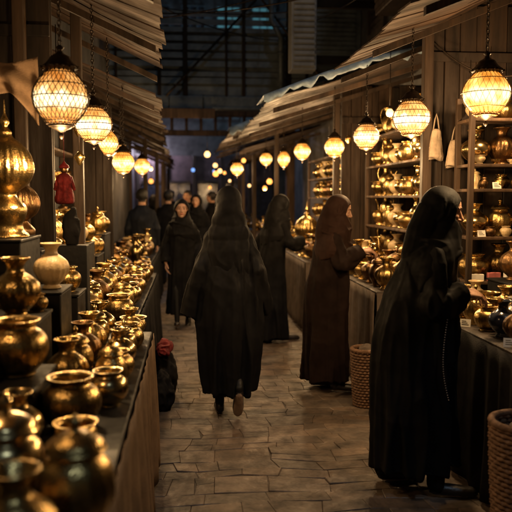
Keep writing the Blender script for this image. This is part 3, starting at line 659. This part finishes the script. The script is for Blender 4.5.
for i,(x,y,z,m_) in enumerate([(.95,12.6,2.25,GOLDB),(.9,13.6,2.2,BULB),(.95,14.8,2.3,GOLDB),(1.0,16.2,2.3,BULB),(.85,17.5,2.2,GOLDB),(.8,19,2.3,BULB),(1.5,13.4,1.9,GOLDB),(1.6,15.2,1.8,GOLDB),(1.5,18,1.9,BULB),(.35,14.2,2.45,BULB),(.1,21,2.4,BLUEB),(-.9,13.4,2.1,GOLDB),(-.8,15,2.2,BULB),(-.95,17.8,2.0,GOLDB),(-.7,20,2.3,BLUEB),(.6,21.5,1.9,GOLDB),(1.2,21.5,2.1,BULB),(.55,15.2,2.1,GOLDB),(.6,16.8,2.35,BULB),(.75,22,2.4,BLUEB)]):
    bulb(x,y,z,.04+.02*((i*7)%4)/3,m_,z+.5,14 if i in (1,7,12) else 0)
bulb(1.80,6.35,2.36,.035,BULB,2.9,13); bulb(1.85,9.4,2.3,.045,BULB,2.9,10); bulb(2.15,4.5,2.42,.04,BULB,3.0,13)  # last bulb is added to brighten the goods on the right shelf
bulb(-1.0,5.6,2.3,.04,BULB,2.9,4); bulb(-.9,2.0,2.35,.04,BULB,2.95,8)
def added_lamp(x,y,z,E,colr,label):  # lamps added to light the far building, no known source there
    e=empty('added_lamp',(x,y,z),label,'added lamp'); g=MB(); g.tube([(0,0,0),(0,-.2,.1),(0,-.4,.05)],.02,8); mk('arm',g.mesh('arm',[IRON],True),e)
    g=MB(); g.lathe([(0,.06),(.05,.05),(.12,-.04),(.11,-.05),(0,-.03)],20,c=(0,-.42,0)); mk('shade',g.mesh('shade',[IRON],True),e)
    l=bpy.data.lights.new('added_lamp_light','POINT'); l.energy=E; l.color=colr; l.shadow_soft_size=.1; mk('added_lamp_light',l,e,(0,-.42,-.2))
added_lamp(-1.5,25.9,3.4,200,(.62,.56,.72),'small hooded lamp added to light the distant shopfront')
added_lamp(1.9,25.9,6.6,220,(.35,.65,.9),'small hooded lamp added to light the distant shopfront')
for sx,xf,xb in ((1,-.6,-1.35),(-1,1.2,2.4)):
    for yy in (13.2,17.3):
        stall('distant blurred stall under the footbridge',xf,xb,yy,yy+3,.8,DKCLOTH if sx>0 else GREYCL,sx,(xf+.2*sx,xf+.2*sx,xb-.04*sx*1,yy,yy+3.1,2.5,2.9,'plank'),DKWOOD,[(xf,yy+.1,2.4),(xf,yy+2.9,2.4)])
        for k in range(9): put(random.choice(kk2),(xf+xb)/2+random.uniform(-.1,.1)+.15*sx,yy+.2+k*.32,.8,1.1,'the far stall table')
# ------------------------------------------------------------------ people
def union(mb,voxel,it=3,fac=.5):
    me=mb.mesh('tmp',[],True); ob=bpy.data.objects.new('tmp',me); COL.objects.link(ob)
    r=ob.modifiers.new('r','REMESH'); r.mode='VOXEL'; r.voxel_size=voxel; r.use_smooth_shade=True
    if it: s=ob.modifiers.new('s','SMOOTH'); s.factor=fac; s.iterations=it
    dg=bpy.context.evaluated_depsgraph_get(); dg.update(); out=bpy.data.meshes.new_from_object(ob.evaluated_get(dg),depsgraph=dg)
    bpy.data.objects.remove(ob); return out
def head_geo(mb,M):
    t=MB()
    t.ball((0,-.012,.025),(.074,.092,.092),24,16); t.ball((0,.018,-.03),(.06,.068,.082),20,14)
    t.ball((0,.035,.03),(.058,.052,.06),18,12)
    t.ball((0,.058,-.092),(.026,.024,.02)); t.ball((0,.02,-.08),(.05,.05,.032))
    t.tube([(0,.083,.014),(0,.096,-.01),(0,.108,-.028),(0,.1,-.038)],[.008,.0095,.0115,.009],10)
    t.ball((.010,.092,-.034),.008); t.ball((-.010,.092,-.034),.008)
    t.ball((0,.086,-.0575),(.021,.0095,.0055)); t.ball((0,.085,-.066),(.018,.0095,.006))
    for s in (1,-1):
        t.tube([(s*.012,.083,.026),(s*.032,.078,.03),(s*.052,.062,.024)],[.007,.008,.006],8)
        t.ball((s*.04,.056,-.022),(.024,.022,.022)); t.ball((s*.03,.07,.005),(.016,.012,.010)); t.ball((s*.077,-.005,-.005),(.008,.018,.03))
    mb.add([M@v for v in t.v],t.f)
def hand(mb,w,d,n,side,curl):
    w=Vector(w); d=Vector(d).normalized(); n=Vector(n); n=(n-d*n.dot(d)).normalized(); s=d.cross(n)*side
    Ls=[(.042,.025,.02),(.046,.028,.022),(.043,.026,.021),(.034,.02,.018)]
    for i in range(4):
        k=w+d*(.086-.003*abs(i-1)**1.6)+s*(.031-.0205*i); mb.caps(w+s*(.012-.009*i)-n*.002,k,.014,.0115,8)
        a=.15+.12*i*.3; p=k
        for j in range(3):
            a+=curl*(.8,1,.7)[j]; q=p+(d*math.cos(a)-n*math.sin(a)+s*(1.5-i)*.07)*Ls[i][j]; mb.caps(p,q,.0088-.001*j,.0082-.001*j,8); p=q
    p=w+d*.018+s*.022; dr=(d*.62+s*.7-n*.35).normalized()
    for j,l in enumerate((.042,.032,.025)):
        q=p+dr*l; mb.caps(p,q,.0125-.0015*j,.011-.0012*j,8); p=q; dr=(dr+d*.35-n*.2*curl).normalized()
    mb.caps(w-d*.02,w+d*.02,.02,.018,8)
def shoe_mesh():
    t=MB(); t.tube([(0,-.03,.04),(0,0,.042),(0,.07,.036),(0,.14,.028),(0,.2,.024),(0,.225,.02)],[.02,.034,.036,.036,.03,.012],14); t.ball((0,-.0,.06),(.033,.04,.035))
    for v in t.v:
        v.z=max(v.z,.006); v.x*=1.0+.15*math.exp(-((v.y-.15)/.05)**2)
    me=union(t,.006,2); me.materials.clear(); me.materials.append(LEATHER); me.materials.append(SOLE)
    for p in me.polygons:
        if p.normal.z<-.55 and p.center.z<.02: p.material_index=1
    return me
SHOE=shoe_mesh()
def eye_mesh():
    g=MB(); g.ball((0,0,0),.0115,16,12); me=g.mesh('eye',[EYEW,EYED],True)
    for p in me.polygons:
        if p.center.y>.0075: p.material_index=1
    return me
EYE=eye_mesh()
def ridge(x): return 1-min(1,abs(x)*2.4)
def foldnoise(v,seed,A,fx,fz,z0,z1,top):
    t=min(1,max(0,(z1-v.z)/(z1-z0)))
    wx=v.x+.06*noise.noise(Vector((v.x*2,v.y*2,v.z*1.5+seed))); wz=v.z+.5*v.x
    a=noise.noise(Vector((wx*fx+seed,v.y*fx,v.z*fz)))
    b=noise.noise(Vector((wx*fx*2.1,v.y*fx*2.1+seed,v.z*fz*1.5)))
    c=noise.noise(Vector((v.x*4,v.y*4+seed,wz*7)))
    k=1.0 if top is None else min(1,max(.3,(top-v.z)/.16))
    return A*k*((.4+.8*t)*(ridge(a)**1.5-.45)+.25*(ridge(b)-.5)+.22*(1-t*.6)*(ridge(c)-.5))
def person(label,loc,heading,H=1.65,lean=0,arms=None,feet=None,headpos=(0,.02),hpitch=0,hyaw=0,robe=None,robem=BLACKFAB,scarfm=BLACKFAB,skin=(.42,.23,.14),vox=.006,scarf=True,capez=1.1,sleeve=(.06,.066,.066),seed=0,fa=.02,capew=1.0,hem=.05,outfit='robe',shx=.145,trousers=False,am0=.1,sext=.01,rolls=True):
    S=H/1.65
    e=empty('person',loc,label,'person',rot=heading)
    def ln(z): t=min(1,max(0,(z-.75)/.75)); return lean*t*t*(3-2*t)
    B=MB()
    hc=Vector((headpos[0],headpos[1]+ln(1.5),1.525))
    HM=Matrix.Translation(hc)@Matrix.Rotation(hyaw,4,'Z')@Matrix.Rotation(hpitch,4,'X')
    head_geo(B,HM)
    nb=Vector((0,ln(1.38)-.01,1.37)); B.tube([nb+Vector((0,0,-.05)),nb,hc+Vector((0,-.02,-.03))],[.07,.056,.052],14)
    rg=[]
    for z,rx,ry in ((.82,.15,.11),(.9,.16,.12),(1.0,.13,.1),(1.1,.12,.095),(1.22,.13,.095),(1.3,.12,.075),(1.35,.07,.05)):
        rg.append([(rx*math.cos(2*math.pi*j/24),ln(z)+ry*math.sin(2*math.pi*j/24),z) for j in range(24)])
    B.loft(rg)
    arms=arms or {}
    dflt={'R':dict(e=(.205,-.03,1.07),w=(.21,.06,.84),d=(0,.15,-1),n=(1,0,0),c=.35),'L':dict(e=(-.205,-.03,1.07),w=(-.21,.06,.84),d=(0,.15,-1),n=(-1,0,0),c=.35)}
    A={}
    for k,sx in (('R',1),('L',-1)):
        a=dict(dflt[k]); a.update(arms.get(k,{})); sh=Vector(((shx-.01)*sx,ln(1.33),1.29)); A[k]=(sh,Vector(a['e']),Vector(a['w']),a)
        B.caps(sh,a['e'],.034,.03); B.caps(a['e'],a['w'],.03,.024)
        hand(B,a['w'],a['d'],a['n'],(1 if k=='L' else -1),a['c'])
    feet=feet or {'R':((.1,.02,0),0,0),'L':((-.1,-.02,0),0,0)}
    for k,sx in (('R',1),('L',-1)):
        (fx,fy,fz),pit,yw=feet[k]; ank=Vector((fx,fy,fz+.09)); hip=Vector((.085*sx,0,.86)); kn=(hip+ank)/2+Vector((0,.04,0))
        if pit<-.8: ank=Vector((fx,fy+.03,fz+.06)); kn=Vector((fx,.08,.46))
        B.caps(hip,kn,.078,.05); B.caps(kn,ank,.05,.034)
        fm=Matrix.Translation((fx,fy,fz))@Matrix.Rotation(yw,4,'Z')@Matrix.Rotation(pit,4,'X')
        B.tube([fm@Vector((0,-.03,.05)),fm@Vector((0,.06,.04)),fm@Vector((0,.17,.028))],[.028,.028,.02],10)
        so=mk('shoe',SHOE,e); so.matrix_local=Matrix.Scale(S,4)@fm
    for v in B.v: v*=S
    me=union(B,vox,2,.4); me.name='body'; me.materials.clear(); me.materials.append(SKIN)
    Hi=(Matrix.Scale(S,4)@HM).inverted()
    at=me.color_attributes.new('Col','FLOAT_COLOR','POINT'); d=[]
    for v in me.vertices:
        q=Hi@v.co; c=skin
        if q.y>.06 and abs(q.x)<.023 and -.072<q.z<-.052: c=(skin[0]*.8,skin[1]*.45,skin[2]*.48)
        if q.y>.045 and .01<abs(q.x)<.05 and .027<q.z<.034: c=(.06,.035,.025)
        if v.co.z<.6: c=(.003,.0025,.0025)
        if scarf is False and (q.z>.06 or (q.y<-.01 and q.z>-.07)) and abs(q.x)<.11 and q.length<.2: c=(.02,.015,.012)
        d+= [c[0],c[1],c[2],1]
    at.data.foreach_set('color',d); mk('body',me,e)
    for sx in (1,-1):
        eo=mk('eye',EYE,e); eo.matrix_local=Matrix.Scale(S,4)@HM@Matrix.Translation((sx*.03,.0715,.006))
    def cloth(name,mb,vx,m,A_,fx,fz,z0,z1,it=4,cut=False,top=None):
        for v in mb.v: v*=S
        me=union(mb,vx,it,.5); me.name=name; me.materials.clear(); me.materials.append(m)
        ns=[v.normal.copy() for v in me.vertices]
        for v,n in zip(me.vertices,ns):
            v.co+=n*foldnoise(v.co,seed,A_,fx,fz,z0*S,z1*S,top)
        if cut:
            bm=bmesh.new(); bm.from_mesh(me); kill=[]
            for v in bm.verts:
                q=Hi@v.co
                if q.y>.018 and (q.x/.08)**2+((q.z+.014)/.088)**2<1: kill.append(v)
            bmesh.ops.delete(bm,geom=kill,context='VERTS')
            bd=[v for v in bm.verts if v.is_boundary]
            for _ in range(8):
                new=[]
                for v in bd:
                    nb_=[e_.other_vert(v) for e_ in v.link_edges if e_.is_boundary]
                    new.append((v.co+sum((n_.co for n_ in nb_),Vector()))/(1+len(nb_)) if nb_ else v.co.copy())
                for v,c_ in zip(bd,new): v.co=c_
            bm.to_mesh(me); bm.free()
        me.update(); o=mk(name,me,e)
        if cut: s=o.modifiers.new('s','SOLIDIFY'); s.thickness=.005; s.offset=-.3
        return o
    def trous(r0,r1):
        T=MB()
        for k,sx in (('R',1),('L',-1)):
            (fx,fy,fz),pit,yw=feet[k]; ank=Vector((fx,fy,fz+.07)); hip=Vector((.085*sx,0,.84)); kn=(hip+ank)/2+Vector((0,.05,0)); T.caps(hip,kn,r0,r1); T.caps(kn,ank,r1,r1*.85)
        T.ball((0,0,.86),(.15,.11,.1)); cloth('trousers',T,.01,DKCLOTH,.008,9,4,.1,.8)
    if outfit=='robe':
        T=MB(); rings=[]; rb=robe or [(hem,.215,.19),(.3,.205,.175),(.6,.195,.165),(.88,.185,.155),(1.05,.17,.14),(1.2,.165,.13),(1.28,.155,.11),(1.35,.11,.085),(1.41,.065,.065)]
        zs=[]; z=rb[0][0]
        while z<rb[-1][0]: zs.append(z); z+=.03
        zs.append(rb[-1][0]); nn=120
        for z in zs:
            for i in range(len(rb)-1):
                if rb[i][0]<=z<=rb[i+1][0]: break
            t=(z-rb[i][0])/(rb[i+1][0]-rb[i][0]); rx=(rb[i][1]*(1-t)+rb[i+1][1]*t); ry=(rb[i][2]*(1-t)+rb[i+1][2]*t)
            cx=(rb[i][3]*(1-t)+rb[i+1][3]*t) if len(rb[0])>3 else 0; cy=(rb[i][4]*(1-t)+rb[i+1][4]*t) if len(rb[0])>4 else 0
            am=am0*max(0,(1.15-z)/1.1)**.8; ring=[]
            for j in range(nn):
                th=2*math.pi*j/nn
                f=1+am*(math.sin(9*th+seed+1.2*math.sin(z*2+seed))*.5+.4*math.sin(16*th+seed*2+z*1.2)+.5*math.sin(5*th+seed*3-z))
                dzz=.012*math.sin(3*th+seed) if z==zs[0] else 0
                ring.append((cx+rx*f*math.cos(th),cy+ln(z)+ry*f*math.sin(th),z+dzz))
            rings.append(ring)
        T.loft(rings)
        for k in 'RL':
            sh,el,wr,a=A[k]; dd=(wr-el).normalized()
            T.ball(sh,.055); T.tube([sh,sh.lerp(el,.5),el,el.lerp(wr,.5),wr+dd*sext],[.055,sleeve[0],sleeve[1],(sleeve[1]+sleeve[2])/2,sleeve[2]],16); T.ball(el,sleeve[1])
            if abs(dd.z)<.5:
                lo=Vector((0,0,-.06)); T.tube([el+lo*.3,el.lerp(wr,.5)+lo,wr+lo*.7],[sleeve[1]*.9,sleeve[1]*.75,sleeve[2]*.6],14)
            mid=sh.lerp(el,.6); T.caps(mid,Vector((mid.x*.45,ln(1.1),1.08)),sleeve[0]*1.0,.09)
            if sext>.1: T.caps(el,Vector((el.x*.7,0,.85)),sleeve[1]*.9,.1)
        cloth('robe',T,.008,robem,fa,8,1.0,.1,1.35,5)
        if trousers: trous(.08,.062)
    else:
        T=MB(); rings=[]
        for z,rx,ry in ((.78,.19,.14),(.9,.19,.14),(1.05,.18,.135),(1.2,.195,.14),(1.3,.18,.12),(1.37,.11,.09),(1.41,.075,.075)):
            rings.append([(rx*math.cos(2*math.pi*j/32),ln(z)+ry*math.sin(2*math.pi*j/32),z) for j in range(32)])
        T.loft(rings)
        for k in 'RL':
            sh,el,wr,a=A[k]; T.caps(sh,el,.062,.054); T.caps(el,wr,.052,.042)
        cloth('jacket',T,.01,robem,.01,9,3,.8,1.3)
        trous(.1,.072)
    if scarf:
        T=MB(); t=MB(); t.ball((0,-.018,.016),(.094,.11,.112),28,18); t.ball((0,-.004,-.05),(.092,.092,.09),20,12); t.ball((0,-.05,-.05),(.092,.095,.12),20,12)
        for (yy_,rx_,rz_,rr_,tl) in ((.038,.088,.100,.010,.0),(.012,.094,.108,.010,.25),(-.02,.096,.112,.009,-.2)) if rolls else ((.038,.088,.1,.01,0),):
            t.tube([(rx_*math.cos(2*math.pi*j/30),yy_+tl*.06*math.sin(2*math.pi*j/30)-.02*(math.sin(2*math.pi*j/30)<-.3),-.004+rz_*math.sin(2*math.pi*j/30)) for j in range(30)],rr_,8,closed=True)
        T.add([HM@v for v in t.v],t.f)
        if rolls:
            nbk=Vector((0,ln(1.3)-.05,1.3)); T.tube([hc+Vector((0,-.06,.02)),(hc+nbk)/2+Vector((0,-.04,0)),nbk],[.075,.095,.1],16); T.ball(nbk,.1)
            for (zc,rx_,ry_,tl,rr_) in ((1.375,.112,.112,.35,.014),(1.335,.132,.125,-.3,.014),(1.29,.155,.132,.4,.013)):
                T.tube([(headpos[0]*.5+rx_*math.cos(2*math.pi*j/32),ln(zc)+headpos[1]*.4+ry_*math.sin(2*math.pi*j/32),zc+tl*rx_*math.cos(2*math.pi*j/32+seed)) for j in range(32)],rr_,8,closed=True)
        else:
            T.ball((0,ln(1.4)-.035,1.40),(.122,.1,.12),24,16); T.ball((0,ln(1.3)-.03,1.31),(.15,.115,.12),24,16)
        rings=[]; hx,hy=headpos
        sw=(shx+.045)*capew
        prof=((capez,sw*.9,.142,0),(min(capez+.08,1.2),sw*1.0,.155,0),(1.22,sw*.99,.152,0),(1.28,sw*.92,.142,.1),(1.33,sw*.8,.13,.3),(1.38,.125,.12,.6),(1.43,.105,.11,.85),(1.48,.092,.1,1))
        if not rolls: prof=((capez,sw*.88,.13,0),(capez+.06,sw*.95,.142,0),(1.2,sw*.98,.15,0),(1.26,sw*.94,.145,.1),(1.31,sw*.85,.135,.25),(1.36,sw*.74,.125,.5),(1.41,.118,.118,.75),(1.46,.102,.112,1),(1.5,.095,.108,1))
        for i,(z,rx,ry,k) in enumerate(prof):
            rings.append([(hx*k+rx*math.cos(2*math.pi*j/36),ln(z)+hy*k+ry*math.sin(2*math.pi*j/36),z+((.03*math.sin(j*.35+seed)+.01*math.sin(j*1.1)) if i==0 else 0)) for j in range(36)])
        T.loft(rings); cloth('headscarf',T,.006,scarfm,.013,9,3,.9,1.7,3 if rolls else 12,cut=True,top=1.50*S)
    else:
        t=MB(); t.ball((0,-.022,.036),(.082,.097,.092),24,16); T=MB(); T.add([HM@v for v in t.v],t.f); cloth('hair',T,.006,HAIR,.006,20,9,1.3,1.7,1)
    return e
person('woman in flowing black robe and headscarf walking away',(.28,5.12,0),0,1.68,lean=.02,headpos=(0.0,.02),hpitch=-.1,shx=.13,sext=.16,rolls=False,
  arms={'L':dict(e=(-.205,-.04,1.06),w=(-.25,-.03,.89),c=.4),'R':dict(e=(.19,-.03,1.06),w=(.225,.04,.89),c=.4)},
  feet={'R':((.055,-.20,.185),-.95,0),'L':((-.07,.04,.0),0,0)},
  robe=[(.185,.185,.19,-.01,-.01),(.3,.2,.2,-.01,0),(.5,.22,.205,0,0),(.7,.228,.19,0,0),(.88,.218,.17,0,0),(1.05,.18,.15,0,0),(1.2,.155,.13,0,0),(1.27,.14,.11,0,0),(1.33,.1,.085,0,0),(1.4,.065,.065,0,0)],sleeve=(.055,.066,.07),seed=1.3,capez=1.02,fa=.03,am0=.12)
near=person('woman in black robe and headscarf reaching toward the stall',(1.20,3.70,0),-math.pi/2,1.655,lean=.09,headpos=(0,.06),hpitch=-.2,hyaw=-.12,trousers=True,
  arms={'R':dict(e=(.18,.03,1.05),w=(.15,.215,1.1),d=(-.1,1,-.1),n=(.35,.1,1),c=.42),'L':dict(e=(-.18,.1,1.06),w=(-.08,.27,1.09),d=(.2,1,-.1),n=(-.2,.1,1),c=.5)},
  feet={'R':((.1,.10,0),0,-.15),'L':((-.12,-.12,0),0,.1)},
  robe=[(.14,.19,.238,0,.01),(.3,.19,.236,0,.01),(.6,.19,.234,0,.008),(.88,.185,.226,0,.005),(1.05,.175,.2,0,0),(1.2,.165,.16,0,0),(1.28,.15,.125,0,0),(1.34,.11,.09,0,0),(1.4,.065,.065,0,0)],sleeve=(.07,.078,.058),vox=.0035,seed=4.1,capez=1.12,fa=.03,skin=(.4,.22,.14),am0=.1,capew=1.05)
g=MB()
for i in range(34):
    t=i/33; p=Vector((.228+.01*math.sin(t*5),.10-.03*math.sin(t*math.pi)+.02*t,.98-.42*t)); g.ball(p,.004,6,5)
mk('beaded_trim',g.mesh('beaded_trim',[mat('silver_beads',(.25,.22,.2),.35,.8)],True),near)
person('woman in brown robe and headscarf inspecting wares',(1.13,5.78,0),-math.pi/2,1.62,lean=.05,headpos=(0,.05),hpitch=-.25,hyaw=-.05,
  arms={'R':dict(e=(.18,.08,1.1),w=(.14,.25,1.19),d=(-.1,1,.1),n=(.35,.0,1),c=.4),'L':dict(e=(-.18,.12,1.1),w=(-.08,.28,1.16),d=(.2,1,.1),n=(-.2,0,1),c=.45)},
  feet={'R':((.09,.05,0),0,-.1),'L':((-.1,-.1,0),0,.1)},robem=BROWNFAB,scarfm=BROWNSC,vox=.0035,seed=7.7,capez=1.12,fa=.028,skin=(.42,.24,.155),am0=.1,capew=1.05,
  robe=[(.09,.19,.2),(.3,.19,.195),(.6,.185,.185),(.88,.18,.18),(1.05,.17,.16),(1.2,.165,.145),(1.28,.15,.12),(1.34,.11,.09),(1.4,.065,.065)])
person('woman in charcoal robe and black scarf leaning toward a stall',(.88,7.8,0),-math.pi/2+.5,1.63,lean=.1,headpos=(0,.05),hpitch=-.35,
  arms={'R':dict(e=(.19,.13,1.12),w=(.14,.33,1.12),d=(-.1,1,0),n=(.2,0,1),c=.4)},feet={'R':((.1,.1,0),0,-.1),'L':((-.1,-.12,0),0,.1)},robem=BLACKFAB2,seed=2.2,capez=1.12,fa=.02)
person('woman in black robe and headscarf walking along the alley',(-.1,8.9,0),math.pi,1.58,lean=.02,hpitch=-.05,
  feet={'R':((.07,.16,0),.25,0),'L':((-.07,-.16,.07),-.5,0)},seed=5.5,fa=.02,vox=.005,skin=(.4,.23,.15),hem=.16,capez=1.15)
person('man in dark jacket walking away down the alley',(-.72,10.9,0),0.05,1.74,scarf=False,outfit='jacket',robem=JACKET,feet={'R':((.09,.16,0),0,0),'L':((-.09,-.2,.06),-.6,0)},seed=3,vox=.007)
person('man in dark coat standing far down the alley',(-.4,13.2,0),.3,1.74,scarf=False,outfit='jacket',robem=BLACKFAB2,seed=9,vox=.008)
person('woman in dark robe far down the alley',(.12,12.6,0),math.pi-.3,1.66,seed=6,robem=BLACKFAB2,vox=.008)
person('man in dark coat walking in the distance',(-.05,15.5,0),2.8,1.76,scarf=False,outfit='jacket',robem=BLACKFAB2,seed=12,vox=.009)
person('woman in dark robe walking in the distance',(-.75,15.0,0),.1,1.66,seed=14,robem=BLACKFAB2,vox=.009)
person('man in dark jacket standing in the distance',(-.45,17.2,0),.4,1.78,scarf=False,outfit='jacket',robem=JACKET,seed=21,vox=.01)
person('man in dark coat standing beside distant stalls',(.5,16.2,0),1.2,1.74,scarf=False,outfit='jacket',robem=BLACKFAB2,seed=25,vox=.01)
put('bowlg',1.585,3.555,1.035,.5,'open hands',rot=0,label='small brass bowl held above the stall table')
put('jarp',1.50,5.68,1.13,.42,'open hands',rot=0,label='small brass jar held in a shopper hand')
# ------------------------------------------------------------------ light / world / camera
w=bpy.data.worlds.new('World'); scene.world=w; w.use_nodes=True; nt=w.node_tree; bg=nt.nodes['Background']
sk=nt.nodes.new('ShaderNodeTexSky'); sk.sky_type='NISHITA'; sk.sun_disc=False; sk.sun_elevation=R(-2); sk.sun_rotation=R(200); sk.air_density=1.5
nt.links.new(sk.outputs[0],bg.inputs['Color']); bg.inputs['Strength'].default_value=.15
l=bpy.data.lights.new('moonlight','SUN'); l.energy=.3; l.angle=R(3); l.color=(.6,.8,1); lo=mk('moonlight',l,None,(0,0,12)); lo.rotation_euler=(R(32),R(8),0)
cam=bpy.data.cameras.new('camera'); co=mk('camera',cam,None,(0,0,1.6)); co.rotation_euler=(R(90-4.7),0,R(-5.3))
cam.lens=50; cam.sensor_width=36; cam.clip_end=300; cam.clip_start=.05
cam.dof.use_dof=True; cam.dof.focus_distance=4.6; cam.dof.aperture_fstop=2.2
scene.camera=co
scene.view_settings.view_transform='Standard'; scene.view_settings.look='None'; scene.view_settings.exposure=0
